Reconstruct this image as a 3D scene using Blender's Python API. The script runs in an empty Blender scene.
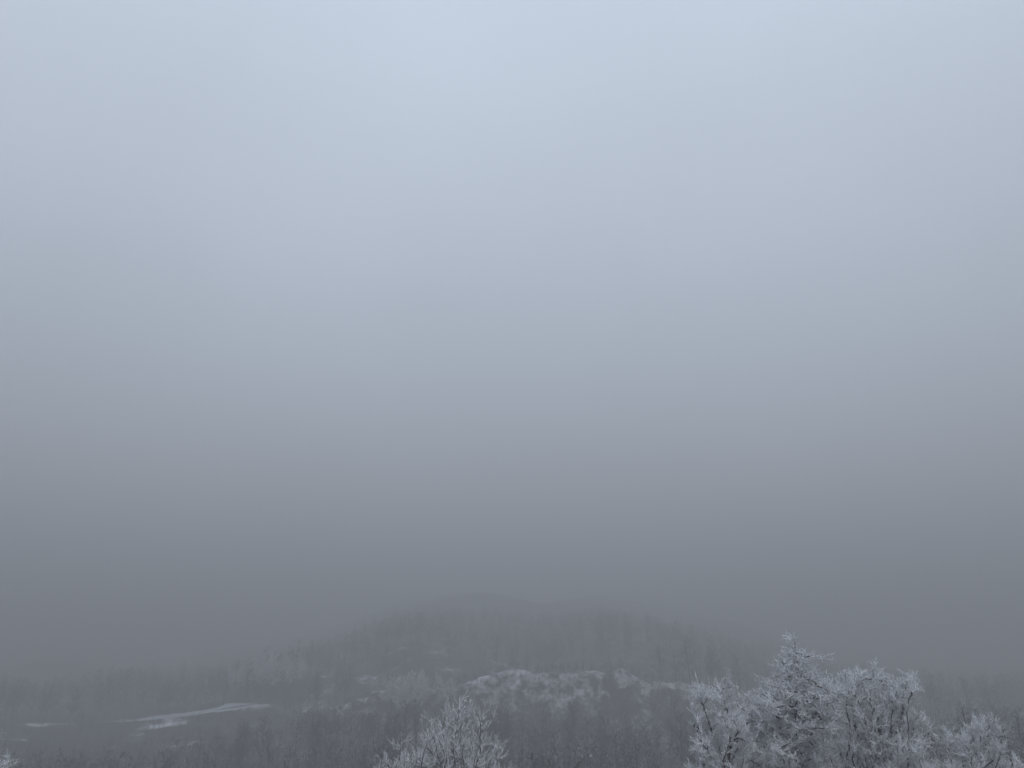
import bpy, math, random
import numpy as np

random.seed(7)
rng = np.random.default_rng(11)
scene = bpy.context.scene
R = math.radians

# ------------------------------------------------------------------ camera
F_PX = 773.0                      # focal length in pixels of a 1024 px wide frame
PITCH = R(20.5)
cam_data = bpy.data.cameras.new('camera')
cam_data.sensor_width = 36.0
cam_data.lens = 36.0 * F_PX / 1024.0
cam_data.clip_start = 0.1
cam_data.clip_end = 12000.0
cam = bpy.data.objects.new('camera', cam_data)
scene.collection.objects.link(cam)
cam.location = (0, 0, 0)
cam.rotation_euler = (R(90) + PITCH, 0, 0)
scene.camera = cam

# ------------------------------------------------------------------ sky, sun, exposure
SUN_EL, SUN_ROT = R(62), R(150)
world = bpy.data.worlds.new('World')
scene.world = world
world.use_nodes = True
wt = world.node_tree
wt.nodes.clear()
w_out = wt.nodes.new('ShaderNodeOutputWorld')
w_bg = wt.nodes.new('ShaderNodeBackground')
w_sky = wt.nodes.new('ShaderNodeTexSky')
w_sky.sky_type = 'NISHITA'
w_sky.sun_disc = False
w_sky.sun_elevation = SUN_EL
w_sky.sun_rotation = SUN_ROT
w_sky.air_density = 1.0
w_sky.dust_density = 3.0
w_sky.ozone_density = 1.0
# the cloud deck: brightest overhead, a third of that at the horizon (overcast sky)
w_geo = wt.nodes.new('ShaderNodeTexCoord')
w_sep = wt.nodes.new('ShaderNodeSeparateXYZ')
w_ramp = wt.nodes.new('ShaderNodeMapRange')
w_ramp.inputs['From Min'].default_value = 0.0
w_ramp.inputs['From Max'].default_value = 1.0
w_ramp.inputs['To Min'].default_value = 0.63
w_ramp.inputs['To Max'].default_value = 1.07
w_cloud = wt.nodes.new('ShaderNodeMix')
w_cloud.data_type = 'RGBA'
w_cloud.blend_type = 'MULTIPLY'
w_cloud.inputs[0].default_value = 1.0
w_cloud.inputs['A'].default_value = (6.35, 7.2, 8.5, 1)
w_mix = wt.nodes.new('ShaderNodeMix')
w_mix.data_type = 'RGBA'
w_mix.inputs[0].default_value = 0.9
wt.links.new(w_geo.outputs['Generated'], w_sep.inputs[0])
wt.links.new(w_sep.outputs['Z'], w_ramp.inputs['Value'])
w_noise = wt.nodes.new('ShaderNodeTexNoise')
w_noise.inputs['Scale'].default_value = 2.2
w_noise.inputs['Detail'].default_value = 3.0
w_nr = wt.nodes.new('ShaderNodeMapRange')
w_nr.inputs['From Min'].default_value = .3; w_nr.inputs['From Max'].default_value = .7
w_nr.inputs['To Min'].default_value = .955; w_nr.inputs['To Max'].default_value = 1.045
w_mul = wt.nodes.new('ShaderNodeMath'); w_mul.operation = 'MULTIPLY'
wt.links.new(w_geo.outputs['Generated'], w_noise.inputs['Vector'])
wt.links.new(w_noise.outputs['Fac'], w_nr.inputs['Value'])
wt.links.new(w_ramp.outputs[0], w_mul.inputs[0])
wt.links.new(w_nr.outputs[0], w_mul.inputs[1])
wt.links.new(w_mul.outputs[0], w_cloud.inputs['B'])
wt.links.new(w_sky.outputs[0], w_mix.inputs['A'])
wt.links.new(w_cloud.outputs['Result'], w_mix.inputs['B'])
wt.links.new(w_mix.outputs['Result'], w_bg.inputs['Color'])
w_bg.inputs['Strength'].default_value = 0.150
wt.links.new(w_bg.outputs[0], w_out.inputs['Surface'])

sun_data = bpy.data.lights.new('sun', 'SUN')
sun_data.energy = 0.7
sun_data.angle = R(40)
sun_data.color = (1.0, 0.96, 0.92)
sun = bpy.data.objects.new('sun', sun_data)
scene.collection.objects.link(sun)
sun.rotation_euler = (R(90) - SUN_EL, 0, math.pi - SUN_ROT)

scene.view_settings.view_transform = 'Standard'
scene.view_settings.look = 'None'
scene.view_settings.exposure = 0.0
scene.view_settings.gamma = 1.0
scene.view_settings.use_curve_mapping = False
scene.render.engine = 'CYCLES'
scene.cycles.use_denoising = True
scene.cycles.max_bounces = 6
scene.cycles.diffuse_bounces = 3
scene.cycles.volume_bounces = 0
HAZE_DENSITY = 0.0050
HAZE_TOP = 98.0
HAZE_COLOR = (0.962, 0.962, 0.957)

# ------------------------------------------------------------------ helpers
def P(px, row, Y):
    """world point seen at pixel (px,row) of the photograph on the plane y = Y"""
    x = (px - 512.0) / F_PX
    u = -(row - 384.0) / F_PX
    dy = math.cos(PITCH) - u * math.sin(PITCH)
    dz = math.sin(PITCH) + u * math.cos(PITCH)
    t = Y / dy
    return np.array((x * t, Y, dz * t))

def m_per_px(row, Y):
    u = -(row - 384.0) / F_PX
    return Y / (math.cos(PITCH) - u * math.sin(PITCH)) / F_PX

def px_of(X, Y):
    return 512.0 + X / np.maximum(Y, 1.0) * 1.083 * F_PX

def row_of(Y, Z):
    dy = Y * math.cos(PITCH) + Z * math.sin(PITCH)
    dz = -Y * math.sin(PITCH) + Z * math.cos(PITCH)
    return 384.0 - F_PX * dz / dy

_ns = np.random.default_rng(5)
_nd = _ns.normal(size=(40, 2)); _nd /= np.linalg.norm(_nd, axis=1)[:, None]
_np = _ns.uniform(0, 6.28, 40)
_nw = _ns.uniform(.7, 1.4, 40)
def wav(X, Y, wavelength, seed=0):
    s = 0
    k = 2 * math.pi / wavelength
    for i in range(7):
        j = (i + seed * 7) % 40
        s = s + np.sin((X * _nd[j, 0] + Y * _nd[j, 1]) * k * _nw[j] + _np[j])
    return s / 7.0

def smooth(a, b, x):
    t = np.clip((x - a) / (b - a), 0, 1)
    return t * t * (3 - 2 * t)

def mesh_object(name, verts, faces, material, parent=None, smooth_shade=True):
    """verts (n,3) and quads (m,4) -> one mesh object"""
    me = bpy.data.meshes.new(name)
    verts = np.asarray(verts, np.float32); faces = np.asarray(faces, np.int32)
    n, k = faces.shape
    me.vertices.add(len(verts)); me.vertices.foreach_set('co', verts.ravel())
    me.loops.add(n * k); me.loops.foreach_set('vertex_index', faces.ravel())
    me.polygons.add(n)
    me.polygons.foreach_set('loop_start', np.arange(0, n * k, k, dtype=np.int32))
    me.polygons.foreach_set('use_smooth', np.full(n, smooth_shade))
    me.update(calc_edges=True)
    me.materials.append(material)
    o = bpy.data.objects.new(name, me)
    scene.collection.objects.link(o)
    if parent: o.parent = parent
    return o

def tubes(A, B, ra, rb, k=4):
    """tapered prisms from A to B"""
    A = np.asarray(A, float); B = np.asarray(B, float)
    ra = np.broadcast_to(ra, len(A)); rb = np.broadcast_to(rb, len(A))
    d = B - A
    d = d / np.maximum(np.linalg.norm(d, axis=1), 1e-6)[:, None]
    ref = np.where(np.abs(d[:, 2:3]) > .9, np.array([[1., 0, 0]]), np.array([[0, 0, 1.]]))
    u = np.cross(d, ref); u /= np.linalg.norm(u, axis=1)[:, None]
    v = np.cross(d, u)
    an = np.arange(k) * 2 * math.pi / k
    ring = u[:, None] * np.cos(an)[None, :, None] + v[:, None] * np.sin(an)[None, :, None]
    va = A[:, None] + ring * ra[:, None, None]
    vb = B[:, None] + ring * rb[:, None, None]
    V = np.concatenate([va, vb], 1).reshape(-1, 3)
    i = np.arange(k); j = (i + 1) % k
    q = np.stack([i, i + k, j + k, j], 1)
    Fc = (np.arange(len(A)) * 2 * k)[:, None, None] + q[None]
    return V, Fc.reshape(-1, 4)

def unit(v):
    return v / np.maximum(np.linalg.norm(v, axis=-1, keepdims=True), 1e-6)

# ------------------------------------------------------------------ materials
def new_mat(name):
    m = bpy.data.materials.new(name); m.use_nodes = True
    nt = m.node_tree
    return m, nt, nt.nodes['Principled BSDF']

def noise_node(nt, scale, detail=4, rough=.6):
    tc = nt.nodes.new('ShaderNodeTexCoord')
    n = nt.nodes.new('ShaderNodeTexNoise')
    n.inputs['Scale'].default_value = scale
    n.inputs['Detail'].default_value = detail
    n.inputs['Roughness'].default_value = rough
    nt.links.new(tc.outputs['Object'], n.inputs['Vector'])
    return n

def mix_rgb(nt, fac, a, b):
    m = nt.nodes.new('ShaderNodeMix'); m.data_type = 'RGBA'
    for sock, val in ((m.inputs[0], fac), (m.inputs['A'], a), (m.inputs['B'], b)):
        if hasattr(val, 'is_output'): nt.links.new(val, sock)
        else: sock.default_value = val
    return m.outputs['Result']

def ramp(nt, src, lo, hi, tlo=0., thi=1.):
    r = nt.nodes.new('ShaderNodeMapRange')
    r.inputs['From Min'].default_value = lo; r.inputs['From Max'].default_value = hi
    r.inputs['To Min'].default_value = tlo; r.inputs['To Max'].default_value = thi
    nt.links.new(src, r.inputs['Value'])
    return r.outputs[0]

def add_math(nt, op, a, b):
    m = nt.nodes.new('ShaderNodeMath'); m.operation = op
    for i, v in enumerate((a, b)):
        if hasattr(v, 'is_output'): nt.links.new(v, m.inputs[i])
        else: m.inputs[i].default_value = v
    return m.outputs[0]

def ground_material():
    m, nt, b = new_mat('snowy_ground')
    at = nt.nodes.new('ShaderNodeAttribute'); at.attribute_name = 'snow'
    n1 = noise_node(nt, .09, 8, .68)
    n2 = noise_node(nt, .9, 4, .6)
    s = add_math(nt, 'ADD', n1.outputs['Fac'], add_math(nt, 'MULTIPLY', n2.outputs['Fac'], .45))
    s = add_math(nt, 'ADD', s, at.outputs['Fac'])
    n3 = noise_node(nt, .33, 3, .7)
    s = add_math(nt, 'ADD', s, add_math(nt, 'MULTIPLY', add_math(nt, 'SUBTRACT', n3.outputs['Fac'], .5), .7))
    fac = ramp(nt, s, 1.10, 1.40)
    litter = mix_rgb(nt, n2.outputs['Fac'], (.030, .027, .026, 1), (.085, .075, .068, 1))
    col = mix_rgb(nt, fac, litter, (.80, .82, .85, 1))
    nt.links.new(col, b.inputs['Base Color'])
    b.inputs['Roughness'].default_value = .9
    b.inputs['Specular IOR Level'].default_value = .15
    bp = nt.nodes.new('ShaderNodeBump'); bp.inputs['Strength'].default_value = .5
    bp.inputs['Distance'].default_value = .6
    nt.links.new(n2.outputs['Fac'], bp.inputs['Height'])
    nt.links.new(bp.outputs[0], b.inputs['Normal'])
    return m

def bark_material(name, amount):
    """dark bark with rime plastered on it"""
    m, nt, b = new_mat(name)
    n = noise_node(nt, 3.0, 5, .65)
    g = nt.nodes.new('ShaderNodeNewGeometry')
    sp = nt.nodes.new('ShaderNodeSeparateXYZ'); nt.links.new(g.outputs['Normal'], sp.inputs[0])
    s = add_math(nt, 'ADD', n.outputs['Fac'], add_math(nt, 'MULTIPLY', sp.outputs['Z'], .30))
    fac = ramp(nt, s, .95 - amount, 1.15 - amount)
    bark = mix_rgb(nt, n.outputs['Fac'], (.022, .019, .018, 1), (.070, .060, .055, 1))
    col = mix_rgb(nt, fac, bark, (.74, .76, .80, 1))
    nt.links.new(col, b.inputs['Base Color'])
    b.inputs['Roughness'].default_value = .9
    b.inputs['Specular IOR Level'].default_value = .2
    return m

def rime_material(name, lo, hi, dark=.30, light=.86):
    m, nt, b = new_mat(name)
    n = noise_node(nt, 1.3, 5, .7)
    fac = ramp(nt, n.outputs['Fac'], lo, hi)
    col = mix_rgb(nt, fac, (dark * .95, dark * .95, dark * .98, 1), (light * .99, light, light * 1.02, 1))
    nt.links.new(col, b.inputs['Base Color'])
    b.inputs['Roughness'].default_value = .85
    b.inputs['Specular IOR Level'].default_value = .2
    return m

M_GROUND = ground_material()
M_BARK = bark_material('rimed_bark', .30)
M_BARK_FAR = bark_material('wood_bark', .15)
M_RIME = rime_material('hoar_frost', .33, .56, .54, .94)
M_RIME_WOOD = rime_material('hoar_frost_wood', .42, .66, .09, .46)
M_RIME_BELT = rime_material('hoar_frost_belt', .40, .64, .20, .70)
M_BARE_TWIG = rime_material('bare_twigs', .44, .80, .05, .32)

def plain(name, col, rough=.8):
    m, nt, b = new_mat(name)
    n = noise_node(nt, .35, 5, .6)
    c = mix_rgb(nt, n.outputs['Fac'], tuple(x * .7 for x in col) + (1,), tuple(min(1, x * 1.3) for x in col) + (1,))
    nt.links.new(c, b.inputs['Base Color'])
    b.inputs['Roughness'].default_value = rough
    return m
M_ASPHALT = plain('wet_asphalt', (.06, .06, .065), .6)
M_SNOWBANK = plain('ploughed_snow', (.56, .58, .61), .9)

# ------------------------------------------------------------------ terrain
_pY = np.array([-1700, -300, -50, 0, 4, 12, 28, 40, 60, 100, 130, 180, 240, 290, 340, 420, 520, 700, 1000, 1700.])
_pZ = np.array([15, 12, 3, -1.7, -2.2, -5.8, -10.3, -12.5, -15.4, -18.3, -19.5, -17.7, -15, -14.5, -18, -19, -16, -13, -8, 8.])
def base_profile(Y):
    s = 0
    for o in (-1, -.5, 0, .5, 1):
        s = s + np.interp(Y + o * np.clip(np.abs(Y) * .1, 1.5, 40), _pY, _pZ)
    return s / 5

RIDGE_Y = 250.0
_cpx = np.array([250, 300, 335, 370, 400, 445, 460, 480, 510, 540, 575, 600, 617, 626, 637, 650, 680, 720, 780, 850, 900.])
_crow = np.array([722, 712, 702, 691, 688, 690, 685, 677, 670, 672, 674, 671, 669, 671, 677, 683, 682, 690, 702, 712, 722.])
_cz = np.array([P(a, b, RIDGE_Y)[2] for a, b in zip(_cpx, _crow)])

ROAD_PX = [(124, 721), (150, 719.5), (175, 717), (200, 713.5), (220, 709.5), (238, 706.5), (256, 704)]
ROAD_Y = [285, 282, 280, 279, 279, 281, 285]
ROAD = np.array([P(a, b, y) for (a, b), y in zip(ROAD_PX, ROAD_Y)])

_sY = np.array([270, 300, 330, 380, 450, 540, 640, 760, 920, 1200, 1700.])
_sZ = np.array([P(500, r_, y_)[2] for r_, y_ in zip((690, 677, 659, 640, 622, 607, 598, 591, 587, 590, 620), _sY)])
_sZ = np.minimum(_sZ, 88.0)

def hump(X, Y, px, Yc, row, sx, sy):
    c = P(px, row, Yc)
    amp = c[2] - float(base_profile(np.array([Yc]))[0])
    return amp * np.exp(-((X - c[0]) / sx) ** 2 - ((Y - Yc) / sy) ** 2)

def terrain(X, Y):
    X = np.asarray(X, float); Y = np.asarray(Y, float)
    z = base_profile(Y)
    px = px_of(X, Y)
    front = Y > 20
    # right hand slope stands a little higher in the middle distance
    z = z + np.where(front, 2.0 * smooth(780, 960, px) * smooth(55, 100, Y) * (1 - smooth(180, 250, Y)), 0)
    # gully at the left
    z = z - np.where(front, 4 * np.exp(-((px - 90) / 75) ** 2) * smooth(100, 160, Y) * (1 - smooth(240, 270, Y)), 0)
    # far wooded hills
    wc = np.where(Y > 250, np.exp(-(np.abs(px - 520) / np.where(px < 520, 225, 255)) ** 2.4), 0)
    wc = wc * (1 - .20 * np.exp(-((px - 548) / 48) ** 2))
    wf = .16 + .84 * wc + .13 * wav(px * 0 + X / np.maximum(Y, 1) * 400, Y * .5, 90, 4)
    z = z + np.where(front, np.maximum(np.interp(Y, _sY, _sZ) - z, 0) * wf * smooth(280, 330, Y), 0)
    # two flanks with a fold between them
    z = z + np.where(front, 5.5 * np.exp(-((px - 385) / 60) ** 2 - ((Y - 360) / 50) ** 2) + 5 * np.exp(-((px - 655) / 60) ** 2 - ((Y - 375) / 50) ** 2)
                     - 5 * np.exp(-((px - 515) / 45) ** 2 - ((Y - 370) / 60) ** 2), 0)
    z = z + hump(X, Y, 275, 315, 690, 22, 22)
    z = z + wav(X, Y, 60, 1) * 1.6 * smooth(60, 150, Y) * .8 + wav(X, Y, 22, 2) * .5 * smooth(20, 60, Y)
    z = z + wav(X, Y, 220, 3) * 9 * smooth(420, 700, Y)
    # the ridge with its steep snowy face
    zc = np.interp(px, _cpx, _cz)
    yc = RIDGE_Y + wav(X, X * 0, 34, 4) * 4
    w = smooth(255, 350, px) * (1 - smooth(720, 890, px))
    zc = zc + wav(X, Y * .3, 13, 2) * .9 + wav(X, Y * .3, 5, 3) * .6 + wav(X, Y * .3, 2.6, 4) * .3
    face = smooth(-12 - 3 * wav(X, X * 0, 11, 1), 0, Y - yc)
    back = 1 - smooth(4, 75, Y - yc)
    lift = np.maximum(zc - z, 0) * np.where(Y < yc, face, back) * w
    z = z + np.where(front, lift, 0)
    # road bench cut into the slope at the left
    d, rz = road_dist(X, Y)
    t = 1 - smooth(4.0, 16.0, d)
    z = np.where(front, z * (1 - t) + (rz - .15) * t, z)
    return z

def road_dist(X, Y):
    best = np.full(np.shape(X), 1e9); rz = np.zeros(np.shape(X))
    for a, b in zip(ROAD[:-1], ROAD[1:]):
        ab = b[:2] - a[:2]; L = ab @ ab
        t = np.clip(((X - a[0]) * ab[0] + (Y - a[1]) * ab[1]) / L, 0, 1)
        d = np.hypot(X - a[0] - t * ab[0], Y - a[1] - t * ab[1])
        m = d < best
        best = np.where(m, d, best); rz = np.where(m, a[2] + t * (b[2] - a[2]), rz)
    return best, rz

def snow_mask(X, Y):
    px = px_of(X, Y)
    yc = RIDGE_Y + wav(X, X * 0, 34, 4) * 4
    s = np.full(np.shape(X), .34)
    s = np.where(Y < 12, .75, s)
    s = s - .07 * (1 - smooth(230, 330, px)) * smooth(150, 200, Y)
    f = smooth(-15, -5, Y - yc) * (1 - smooth(2, 9, Y - yc)) * smooth(400, 480, px) * (1 - smooth(640, 700, px))
    s = s + .05 * f + .10 * f * wav(X, Y * .15, 4.5, 1)
    s = s + .09 * smooth(-6, -1, Y - yc) * (1 - smooth(1, 5, Y - yc)) * smooth(370, 470, px) * (1 - smooth(690, 740, px))
    d, _ = road_dist(X, Y)
    s = s + .20 * (1 - smooth(4, 9, d))
    for (cx, cr, cy, sx, sy, a) in ((160, 735, 262, 6, 8, .48), (60, 731, 270, 8, 3, .24), (32, 734, 264, 4, 2, .24),
                                    (405, 606, 430, 9, 8, .16), (440, 655, 340, 6, 4, .16), (655, 622, 420, 9, 8, .18)):
        c = P(cx, cr, cy)
        s = s + a * np.exp(-((X - c[0]) / sx) ** 2 - ((Y - cy) / sy) ** 2)
    return s

def build_terrain():
    an = np.concatenate([np.arange(-180, -48, 4.0), np.arange(-48, 48, .22), np.arange(48, 180, 4.0)])
    rad = np.concatenate([np.geomspace(.6, 60, 50)[:-1], np.arange(60, 225, 2.5), np.arange(225, 310, .9), np.arange(310, 640, 3.5), np.geomspace(640, 1600, 25)])
    T, Q = np.meshgrid(np.radians(an), rad)
    X = Q * np.sin(T); Y = Q * np.cos(T)
    Z = terrain(X, Y)
    nr, na = X.shape
    V = np.stack([X, Y, Z], -1).reshape(-1, 3)
    i = np.arange(nr - 1)[:, None] * na; j = np.arange(na)[None]; jn = (j + 1) % na
    F = np.stack([i + j, i + jn, i + na + jn, i + na + j], -1).reshape(-1, 4)[:, ::-1]
    # close the centre
    V = np.concatenate([V, [[0, 0, -1.7]]]); c = len(V) - 1
    o = mesh_object('ground', V, F, M_GROUND)
    me = o.data
    import bmesh
    bm = bmesh.new(); bm.from_mesh(me); bm.verts.ensure_lookup_table()
    for k in range(na):
        bm.faces.new((bm.verts[c], bm.verts[k], bm.verts[(k + 1) % na]))
    bmesh.ops.recalc_face_normals(bm, faces=bm.faces)
    bm.to_mesh(me); bm.free()
    for p in me.polygons: p.use_smooth = True
    a = me.attributes.new('snow', 'FLOAT', 'POINT')
    a.data.foreach_set('value', np.concatenate([snow_mask(X, Y).ravel(), [.7]]).astype(np.float32))
    o['kind'] = 'structure'
    return o
build_terrain()

def strip(name, mat, off0, off1, h0, h1, hm, sub=12):
    """a band along the road between two lateral offsets, arched by hm in its middle"""
    pts = []
    n = (len(ROAD) - 1) * sub + 1
    s = np.linspace(0, len(ROAD) - 1, n)
    C = np.stack([np.interp(s, np.arange(len(ROAD)), ROAD[:, i]) for i in range(3)], 1)
    for _ in range(6):
        C[1:-1] = (C[:-2] + C[1:-1] * 2 + C[2:]) / 4
    tg = np.gradient(C, axis=0)[:, :2]; tg = tg / np.linalg.norm(tg, axis=1)[:, None]
    nn = np.stack([-tg[:, 1], tg[:, 0]], 1)
    tp = np.clip(np.minimum(s, len(ROAD) - 1 - s) / 1.2, .05, 1) ** .7
    cols = []
    K = 7
    for k in range(K):
        f = k / (K - 1)
        w = np.stack([C[:, 0], C[:, 1]], 1) + nn * ((off0 + (off1 - off0) * f) * (.4 + .6 * tp))[:, None]
        h = h0 + (h1 - h0) * f + hm * math.sin(math.pi * f)
        wob = (wav(w[:, 0], w[:, 1], 7, 3) * .5 + .6) * hm * math.sin(math.pi * f)
        cols.append(np.stack([w[:, 0], w[:, 1], C[:, 2] + (h + wob) * tp], 1))
    V = np.stack(cols, 1).reshape(-1, 3)
    i = np.arange(n - 1)[:, None] * K; j = np.arange(K - 1)[None]
    F = np.stack([i + j, i + j + 1, i + K + j + 1, i + K + j], -1).reshape(-1, 4)
    o = mesh_object(name, V, F[:, ::-1], mat)
    o['kind'] = 'structure'
    return o
strip('road', M_ASPHALT, -4.0, 4.0, .02, .02, .04)
strip('snow_bank', M_SNOWBANK, 4.0, 7.4, -.1, -.1, .75)
strip('snow_bank', M_SNOWBANK, -6.4, -4.0, -.5, -.02, .12)

# ------------------------------------------------------------------ haze
def build_haze():
    x0, x1, y0, y1, z0, z1 = -1650, 1650, -1650, 1650, -100, HAZE_TOP
    V = [(x, y, z) for z in (z0, z1) for y in (y0, y1) for x in (x0, x1)]
    F = [(0, 2, 3, 1), (4, 5, 7, 6), (0, 1, 5, 4), (2, 6, 7, 3), (0, 4, 6, 2), (1, 3, 7, 5)]
    m = bpy.data.materials.new('haze'); m.use_nodes = True
    nt = m.node_tree; nt.nodes.clear()
    out = nt.nodes.new('ShaderNodeOutputMaterial')
    v = nt.nodes.new('ShaderNodeVolumePrincipled')
    v.inputs['Color'].default_value = HAZE_COLOR + (1,)
    v.inputs['Density'].default_value = HAZE_DENSITY
    v.inputs['Anisotropy'].default_value = 0.0
    nt.links.new(v.outputs[0], out.inputs['Volume'])
    o = mesh_object('haze', V, F, m, smooth_shade=False)
    o['kind'] = 'stuff'
    return o

# ------------------------------------------------------------------ frost covered trees near the viewer
def colonize(attr, nodes, parent, step, infl, kill, iters, rs, bias=(0, 0, .12)):
    """space colonisation: branches grow towards the points of the crown"""
    N = [np.array(n, float) for n in nodes]; Pn = list(parent)
    attr = np.array(attr); bias = np.array(bias)
    best = np.full(len(attr), 1e9); who = np.zeros(len(attr), int)
    def upd(k0):
        nonlocal best, who
        M = np.array(N[k0:])
        d = np.linalg.norm(attr[:, None] - M[None], axis=2)
        j = d.argmin(1); v = d[np.arange(len(attr)), j]
        m = v < best
        best = np.where(m, v, best); who = np.where(m, j + k0, who)
    upd(0)
    for it in range(iters):
        act = best < infl
        if not act.any(): break
        k0 = len(N)
        ids = np.unique(who[act])
        for k in ids:
            m = act & (who == k)
            d = unit(attr[m] - N[k]).mean(0) + bias + rs.normal(size=3) * .16
            N.append(N[k] + unit(d) * step); Pn.append(int(k))
        upd(k0)
        keep = best > kill
        attr, best, who = attr[keep], best[keep], who[keep]
        if len(attr) == 0 or len(N) > 9000: break
    return np.array(N), np.array(Pn)

def near_tree(name, label, profile, D, seed, trunk_px, lean=0., clusters=70, twig_r=.015, twig_len=.50,
              up=.35, step=.17, per_node=3.0, whips=(), group=None, depth=.85, leader=None):
    """profile: (row, centre px, half width px) from the tip down, turned into a crown of real width and depth"""
    rs = np.random.default_rng(seed)
    pr = np.array(profile, float)
    rows, cx, hw = pr[:, 0], pr[:, 1], pr[:, 2]
    s = m_per_px(rows.mean(), D)
    # clump centres spread through the crown's volume
    w = np.interp(np.linspace(rows[0], rows[-1], 200), rows, hw) ** .9 + .4
    w /= w.sum()
    cl = []; cs = []
    for _ in range(clusters):
        r = rs.choice(np.linspace(rows[0], rows[-1], 200), p=w)
        h = np.interp(r, rows, hw) * s
        cs.append(np.clip(h * .32, .05, .5))
        a = rs.uniform(0, 6.28); q = math.sqrt(rs.uniform(.05, 1))
        c = P(np.interp(r, rows, cx), r, D)
        cl.append(c + np.array((math.cos(a) * q * h, math.sin(a) * q * h * depth, 0)))
    if leader:                               # sprays all the way up the leading shoot
        for r in np.arange(leader + 3, leader + 75, 1.6):
            h = np.interp(r, rows, hw) * s
            a = rs.uniform(0, 6.28); q = rs.uniform(.35, 1)
            cl.append(P(np.interp(r, rows, cx), r, D) + np.array((math.cos(a) * q * h, math.sin(a) * q * h, 0)))
            cs.append(np.clip(h * .25, .05, .28))
    cl = np.array(cl)
    size = np.clip(hw.max() * s * .14, .2, .6)
    pts = np.concatenate([c + rs.normal(size=(26, 3)) * min(size, z_) * np.array((1, 1, .9)) for c, z_ in zip(cl, cs)] +
                         [P(np.interp(r, rows, cx), r, D)[None] for r in np.linspace(rows[0], rows[-1], 30)])
    # trunk
    gx = P(trunk_px, 768, D)[0]
    zg = float(terrain(np.array([gx]), np.array([float(D)]))[0]) - .15
    tr_row = leader if leader else rows[-1] - 30
    top = P(np.interp(tr_row, rows, cx), tr_row, D)
    n = max(4, int((top[2] - zg) / step))
    tr = [np.array((gx, D, zg)) * (1 - t) + top * t + np.array((math.sin(t * 5 + seed) * .10, math.cos(t * 4 + seed) * .10, 0)) * min(1, 4 * t)
          for t in np.linspace(0, 1, n)]
    N, Pn = colonize(pts, tr, [-1] + list(range(n - 1)), step, 2.4, step * 1.25, 90, rs)
    # limbs get thicker towards the root
    cnt = np.ones(len(N)); kids = np.zeros(len(N), int)
    for k in range(len(N) - 1, 0, -1):
        cnt[Pn[k]] += cnt[k]; kids[Pn[k]] += 1
    rad = .009 + .0075 * cnt ** .44
    rad[0] *= 1.35
    k = np.arange(1, len(N))
    d_in = unit(N[k] - N[Pn[k]])
    thick = rad[k] > .022
    base = bpy.data.objects.new(name, None)
    scene.collection.objects.link(base)
    base.location = (gx, D, zg + .15)
    base['label'] = label; base['category'] = 'tree'
    if group: base['group'] = group
    loc = np.array(base.location)
    kt = k[thick]
    V, Fc = tubes(N[Pn[kt]] - d_in[thick] * rad[Pn[kt]][:, None] * .3 - loc, N[kt] - loc,
                  np.minimum(rad[Pn[kt]], rad[kt] * 1.35), rad[kt], 6)
    mesh_object('trunk', V, Fc, M_BARK, base)
    # thin rimed branches and the sprays of twigs they carry
    A = [N[Pn[k[~thick]]]]; B = [N[k[~thick]]]; RA = [rad[Pn[k[~thick]]] * .8 + .004]; RB = [rad[k[~thick]] * .8 + .004]
    src = k[rad[k] < (.13 if leader else .065)]
    rep = rs.poisson(per_node, len(src)) + (kids[src] == 0) * 3
    o = np.repeat(N[src], rep, 0); di = np.repeat(unit(N[src] - N[Pn[src]]), rep, 0)
    o = o - di * rs.uniform(0, step, (len(o), 1))
    L = rs.uniform(.35, 1.15, len(o)) * twig_len
    tdir = unit(di * .95 + rs.normal(size=o.shape) * .46 + np.array((0, 0, up)))
    p = o
    for seg in range(3):
        q = p + tdir * (L / 3)[:, None]
        r0 = twig_r * (1.1 - .2 * seg); r1 = twig_r * (.9 - .22 * seg)
        A.append(p); B.append(q); RA.append(np.full(len(p), r0)); RB.append(np.full(len(p), r1))
        # side shoots crusted with rime
        for sh in range(2):
            f = rs.uniform(0, 1, (len(p), 1))
            b = p * (1 - f) + q * f
            sd = unit(tdir * .7 + rs.normal(size=o.shape) * .75 + np.array((0, 0, up * .6)))
            sl = rs.uniform(.12, .42, (len(p), 1)) * L[:, None]
            A.append(b); B.append(b + sd * sl); RA.append(np.full(len(p), twig_r * .8)); RB.append(np.full(len(p), twig_r * .35))
        p = q
        tdir = unit(tdir + rs.normal(size=o.shape) * .18 + np.array((0, 0, .10)))
    for (px, r_top, px0, r_bot) in whips:
        a, b = P(px0, r_bot, D), P(px, r_top, D)
        ts = np.linspace(0, 1, 9)
        pp = a[None] * (1 - ts[:, None]) + b[None] * ts[:, None] + rs.normal(size=(9, 3)) * .015
        A.append(pp[:-1]); B.append(pp[1:]); RA.append(np.linspace(.032, .02, 8)); RB.append(np.linspace(.031, .012, 8))
    A, B, RA, RB = (np.concatenate(x) for x in (A, B, RA, RB))
    V, Fc = tubes(A - loc, B - loc, RA, RB, 3)
    mesh_object('crown', V, Fc, M_RIME, base)
    return base

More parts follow.
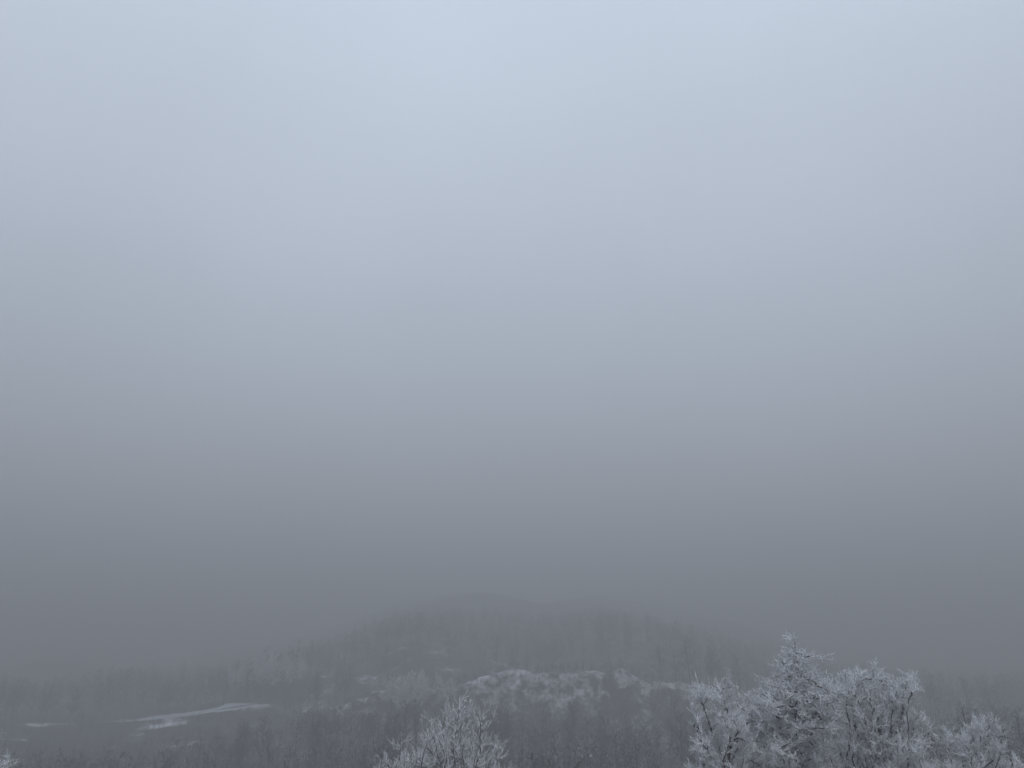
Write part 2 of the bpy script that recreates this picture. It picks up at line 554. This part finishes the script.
near_tree('frosted_tree', 'tall frost-covered tree whose spire-like crown rises highest of all',
          [(636, 793, 1), (648, 793, 3), (662, 794, 10), (676, 795, 17), (688, 797, 28), (704, 800, 42), (720, 796, 48), (745, 788, 50), (768, 784, 50), (820, 784, 48), (860, 784, 26)],
          36, 3, 786, clusters=125, leader=637, up=.35)
near_tree('frosted_tree', 'broad rounded frost-covered tree with crooked dark limbs beside the pointed one',
          [(662, 872, 2), (672, 872, 9), (682, 877, 22), (694, 880, 34), (708, 880, 40), (728, 883, 43), (750, 884, 48), (768, 884, 50), (830, 884, 52), (880, 880, 28)],
          37, 8, 872, clusters=130, up=.35, whips=((856, 668, 868, 690), (903, 677, 890, 700)))
near_tree('frosted_tree', 'small slim frost-covered tree with a bare whip sticking up',
          [(686, 722, 8), (700, 716, 18), (715, 714, 23), (735, 716, 28), (768, 718, 36), (820, 724, 40), (860, 724, 20)],
          34, 14, 722, clusters=62, up=.6, whips=((695, 671, 700, 700),))
near_tree('frosted_tree', 'low frost-covered tree with twiggy domed top standing apart behind the broad one',
          [(721, 984, 3), (731, 985, 12), (742, 986, 22), (754, 987, 32), (768, 988, 40), (820, 990, 48), (870, 990, 25)],
          42, 21, 990, clusters=105, up=.55)
near_tree('frosted_tree', 'frost-tipped tree with many upright shoots below the snowy ridge',
          [(705, 466, 7), (714, 465, 18), (728, 461, 33), (742, 456, 45), (768, 452, 60), (820, 448, 66), (870, 446, 34)],
          62, 33, 450, clusters=90, up=1.0, twig_r=.021, twig_len=.8, step=.36, per_node=.55)
near_tree('frosted_tree', 'smaller frost-tipped tree just beside the one with many upright shoots',
          [(732, 402, 10), (744, 396, 18), (756, 394, 26), (768, 392, 32), (820, 392, 38), (860, 392, 18)],
          58, 41, 392, clusters=46, up=1.0, twig_r=.021, twig_len=.7, step=.36, per_node=.55)
near_tree('frosted_tree', 'frosted tree of which only a few twigs show at the picture edge',
          [(744, -10, 6), (755, -14, 12), (768, -18, 18), (820, -22, 34), (860, -22, 20)],
          34, 52, -22, clusters=40, up=.4)

# ------------------------------------------------------------------ trees of the hazy wood
def wood_tree(seed, frost, H=13.0, detail=1.0):
    """edges of a slender bare tree of height H: (trunk and limbs), (twigs)"""
    rs = np.random.default_rng(seed)
    bend = rs.normal(size=2) * .25
    def tpt(t):
        return np.array((math.sin(t * 3 + seed) * bend[0] * t, math.cos(t * 2.3 + seed) * bend[1] * t, H * t))
    ts = np.linspace(0, 1, 8)
    pts = np.array([tpt(t) for t in ts])
    TA, TB = [pts[:-1]], [pts[1:]]
    r = .17 * (1 - ts * .85)
    TRa, TRb = [r[:-1]], [r[1:]]
    CA, CB, CRa, CRb = [], [], [], []
    n = int(30 * detail)
    for i in range(n):
        t = rs.uniform(.28, .97)
        o = tpt(t); az = i * 2.4 + rs.normal() * .4
        L = H * (.36 * (1.05 - t) + .07) * rs.uniform(.7, 1.2)
        d = unit(np.array((math.cos(az), math.sin(az), rs.uniform(.35, 1.2))))
        p = o; q_ = []
        for sgm in range(3):
            q = p + d * L / 3
            rr = .05 * (1.15 - t) + .012
            TA.append(p[None]); TB.append(q[None]); TRa.append(np.array([rr * (1 - .28 * sgm)])); TRb.append(np.array([rr * (.72 - .28 * sgm)]))
            m = int(round(5 * detail)) + 1
            f = rs.uniform(0, 1, (m, 1))
            b = p * (1 - f) + q * f
            sd = unit(d * .8 + rs.normal(size=(m, 3)) * .6 + np.array((0, 0, .5)))
            sl = rs.uniform(.25, .6, (m, 1)) * L * .55
            e = b + sd * sl
            CA.append(b); CB.append(e); CRa.append(np.full(m, .026)); CRb.append(np.full(m, .014))
            for _ in range(2 if detail > .7 else 1):
                f = rs.uniform(.2, 1, (m, 1)); b2 = b * (1 - f) + e * f
                sd2 = unit(sd + rs.normal(size=(m, 3)) * .7 + np.array((0, 0, .3)))
                CA.append(b2); CB.append(b2 + sd2 * sl * rs.uniform(.3, .7, (m, 1))); CRa.append(np.full(m, .022)); CRb.append(np.full(m, .010))
            p = q
            d = unit(d + rs.normal(size=3) * .15 + np.array((0, 0, .12)))
    cc = [np.concatenate(x) for x in (TA, TB, TRa, TRb)], [np.concatenate(x) for x in (CA, CB, CRa, CRb)]
    return cc

proto = []
for kind in ('rimed', 'bare'):
    for sd in range(4):
        t, c = wood_tree(100 + sd * 7 + (50 if kind == 'bare' else 0), kind == 'rimed', 12.0 + sd % 2 * 2)
        tv = tubes(*t, 5); cv = tubes(c[0], c[1], c[2] * (1.3 if kind == 'rimed' else 1), c[3] * (1.3 if kind == 'rimed' else 1), 3)
        proto.append((kind, tv, cv))

def wood_positions():
    pts = []
    rs = np.random.default_rng(77)
    for Y0, Y1, n in ((66, 90, 70), (90, 240, 1250), (240, 330, 650), (330, 480, 1900)):
        Y = rs.uniform(Y0, Y1, n); X = rs.uniform(-.80, .80, n) * Y
        pts.append(np.stack([X, Y], 1))
    p = np.concatenate(pts)
    px = px_of(p[:, 0], p[:, 1]); Y = p[:, 1]
    keep = np.ones(len(p), bool)
    d, _ = road_dist(p[:, 0], p[:, 1])
    keep &= d > 9
    yc = RIDGE_Y + wav(p[:, 0], p[:, 0] * 0, 34, 4) * 4
    keep &= ~((Y > yc - 16) & (Y < yc + 3) & (px > 452) & (px < 640) & (rs.uniform(size=len(p)) < .93))
    keep &= ~((px < 380) & (Y < 122))
    # open ground in front of the road
    keep &= ~((px > -20) & (px < 270) & (Y > 215) & (Y < 274) & (rs.uniform(size=len(p)) < .8))
    keep &= ~((px > 95) & (px < 275) & (Y > 200) & (Y < 285))
    return p[keep]
WP = wood_positions()
# bushes on the face of the ridge
_b = np.random.default_rng(9)
_bx = _b.uniform(430, 690, 520)
_bY = RIDGE_Y + _b.uniform(-14, 5, 520)
# and scrub on the hollow below the road
_hx = _b.uniform(-20, 330, 620); _hY = _b.uniform(190, 277, 620)
_hk = road_dist((_hx - 512) / F_PX / 1.083 * _hY, _hY)[0] > 7.5
_bx = np.concatenate([_bx, _hx[_hk]]); _bY = np.concatenate([_bY, _hY[_hk]])
N_TREES = len(WP)
WP = np.concatenate([WP, np.stack([(_bx - 512) / F_PX / 1.083 * _bY, _bY], 1)])
WZ = terrain(WP[:, 0], WP[:, 1])
rs = np.random.default_rng(5)
WH = rs.uniform(.62, 1.0, len(WP))
WH[(WP[:, 1] > 150) & (WP[:, 1] < 240)] *= .84
WH[N_TREES:] = rs.uniform(.07, .25, len(WP) - N_TREES)

# the crowns keep below the openings: the road, the ridge face and the hollow at the left stay in sight
W_px = px_of(WP[:, 0], WP[:, 1])
_lim = np.where(WP[:, 1] < 150, np.interp(W_px, [0, 330, 420, 530, 690, 900, 960], [754, 750, 740, 730, 730, 714, 708]),
       np.where(WP[:, 1] < 246, np.interp(W_px, [0, 130, 170, 255, 330, 690, 800], [748, 748, 740, 720, 704, 704, 698]), 0))
_lim = np.where((WP[:, 1] > 246) & (WP[:, 1] < 330) & (W_px > 450) & (W_px < 660), 680, _lim)
_lim = np.where((WP[:, 1] > 246) & (WP[:, 1] < 300) & (W_px > 350) & (W_px < 452), 674, _lim)
_lim = np.where((WP[:, 1] < 112) & (W_px < 700), np.maximum(_lim, 746), _lim)
_lim = _lim + rs.uniform(-2, 14, len(WP))
_u = -(_lim - 384.0) / F_PX
_zmax = WP[:, 1] * (math.sin(PITCH) + _u * math.cos(PITCH)) / (math.cos(PITCH) - _u * math.sin(PITCH))
_hm = np.where(_lim > 100, (_zmax - WZ) / 12.6, 9)
_hm[N_TREES:] = 9
WH = np.minimum(WH, _hm)
_ok = (WH > .40) | (np.arange(len(WP)) >= N_TREES) & (WH > .05)
WP, WZ, WH, W_px = WP[_ok], WZ[_ok], WH[_ok], W_px[_ok]
N_TREES = int(_ok[:N_TREES].sum())
W_top = row_of(WP[:, 1], WZ + 13 * WH); W_bot = row_of(WP[:, 1], WZ)
shown = np.where((W_px > -15) & (W_px < 1040), np.clip(768 - W_top, 0, 999), 0)
shown = np.minimum(shown, W_bot - W_top)
shown[N_TREES:] = 0
order = np.argsort(-shown)
single = [i for i in order[:215] if shown[i] > 3]
single_set = set(single)

def area(i):
    px, Y = W_px[i], WP[i, 1]
    if px > 640: return 0
    if px > 330: return 1
    return 2
AREAS = [
    ('slender misty tree in the wood behind the large frosted trees', 'trees of the misty wood behind the frosted trees'),
    ('slender tree in the dark misty wood below the snowy ridge', 'trees of the dark wood below the snowy ridge'),
    ('slender tree in the misty wood downhill from the snow-edged road', 'trees of the misty wood downhill from the road'),
]
made = {}
def place_wood_tree(i, kind):
    sd = int(rs.integers(4)); key = (kind, sd)
    lab, grp = AREAS[area(i)]
    if key not in made:
        k, tv, cv = proto[(4 if kind == 'bare' else 0) + sd]
        base = bpy.data.objects.new('woodland_tree', None)
        t = mesh_object('trunk', tv[0], tv[1], M_BARK_FAR, base)
        c = mesh_object('crown', cv[0], cv[1], {'rimed': M_RIME_WOOD, 'bare': M_BARE_TWIG, 'belt': M_RIME_BELT}[kind], base)
        made[key] = (base, t, c)
        parts = None
    else:
        b0, t0, c0 = made[key]
        base = b0.copy(); parts = (t0.copy(), c0.copy())
    scene.collection.objects.link(base)
    if parts:
        for q in parts:
            scene.collection.objects.link(q); q.parent = base
    base.location = (WP[i, 0], WP[i, 1], WZ[i] - .1)
    base.rotation_euler = (rs.normal() * .03, rs.normal() * .03, rs.uniform(0, 6.28))
    f = WH[i]; base.scale = (f, f, f)
    base['label'] = lab; base['category'] = 'tree'; base['group'] = grp

def rimed_chance(px, Y, n):
    if px > 700 and Y < 160: return 1.0
    if Y < 120: return .7
    if px > 700: return .7
    return np.clip(.22 + n * .5, .04, .85)
W_n = wav(WP[:, 0], WP[:, 1], 90, 2)
W_kind = np.array([(i < N_TREES or i % 2 == 0) and rs.uniform() < rimed_chance(W_px[i], WP[i, 1], W_n[i]) for i in range(len(WP))])
for i in single:
    belt = WP[i, 1] < 165 and (W_px[i] > 700 or WP[i, 1] < (165 if W_px[i] < 380 else 140) and rs.uniform() < .65)
    place_wood_tree(i, 'belt' if belt else 'rimed' if W_kind[i] else 'bare')

# two clumps white with rime: one above the road, one on the left end of the ridge
def rimed_clump(a, b, Y0, Y1, top, n, label, group, seed):
    q_ = np.random.default_rng(seed)
    for k in range(n):
        Y = q_.uniform(Y0, Y1); px = q_.uniform(a, b); X = (px - 512) / F_PX / 1.083 * Y
        z = float(terrain(np.array([X]), np.array([Y]))[0])
        lim = top + 10 * ((px - (a + b) / 2) / ((b - a) / 2)) ** 2 + q_.uniform(-4, 9)
        h = (P(px, lim, Y)[2] - z) / 12.6
        if h < .12: continue
        b0 = bpy.data.objects.new('rimed_tree', None); scene.collection.objects.link(b0)
        sd = int(q_.integers(4)); key = ('white', sd)
        if key not in made:
            _, tv, cv = proto[sd]
            _, fc = wood_tree(100 + sd * 7, True, 12.0 + sd % 2 * 2)
            cv = tubes(fc[0], fc[1], fc[2] * 2.4, fc[3] * 2.4, 3)
            t = mesh_object('trunk', tv[0], tv[1], M_BARK_FAR, b0)
            c = mesh_object('crown', cv[0], cv[1], M_RIME, b0)
            made[key] = (b0, t, c)
        else:
            for o in made[key][1:]:
                o = o.copy(); scene.collection.objects.link(o); o.parent = b0
        h = min(h, 1.05)
        b0.location = (X, Y, z - .1); b0.scale = (h * 1.1, h * 1.1, h); b0.rotation_euler = (0, 0, q_.uniform(0, 6.28))
        b0['label'] = label; b0['category'] = 'tree'; b0['group'] = group
rimed_clump(226, 306, 296, 325, 656, 46, 'pale rimed tree in the misty clump above the snow-edged road', 'rimed trees above the road', 3)
rimed_clump(366, 455, 240, 262, 674, 42, 'pale rimed tree in the clump on the left end of the snowy ridge', 'rimed trees on the end of the ridge', 4)

# the rest of the wood reads as one mass
def far_wood():
    protos = []
    for sd in range(6):
        t, c = wood_tree(300 + sd, False, 13.0, .5)
        tv = tubes(t[0], t[1], t[2] * .7, t[3] * .7, 3); cv = tubes(c[0], c[1], c[2] * 2.9, c[3] * 2.9, 3)
        protos.append((tv, cv))
    for rimed in (True, False):
        Vt, Ft, Vc, Fc = [], [], [], []
        nt_ = nc_ = 0
        for i in range(len(WP)):
            if i in single_set or W_kind[i] != rimed: continue
            tv, cv = protos[i % 6]
            a = rs.uniform(0, 6.28); f = WH[i]
            M = np.array([[math.cos(a), -math.sin(a), 0], [math.sin(a), math.cos(a), 0], [0, 0, 1]]) * f
            o = np.array((WP[i, 0], WP[i, 1], WZ[i] - .1))
            Vt.append(tv[0] @ M.T + o); Ft.append(tv[1] + nt_); nt_ += len(tv[0])
            Vc.append(cv[0] @ M.T + o); Fc.append(cv[1] + nc_); nc_ += len(cv[0])
        V = np.concatenate(Vt + Vc); Fa = np.concatenate(Ft + [f + nt_ for f in Fc])
        o = mesh_object('rimed_wood' if rimed else 'bare_wood', V, Fa, M_BARK_FAR)
        o.data.materials.append(M_RIME_WOOD if rimed else M_BARE_TWIG)
        mi = np.zeros(len(Fa), np.int32); mi[sum(len(f) for f in Ft):] = 1
        o.data.polygons.foreach_set('material_index', mi)
        o['kind'] = 'stuff'
        o['label'] = 'rimed trees massed on the misty far hillsides' if rimed else 'bare dark trees massed on the misty far hillsides'
        o['category'] = 'wood'
far_wood()
build_haze()
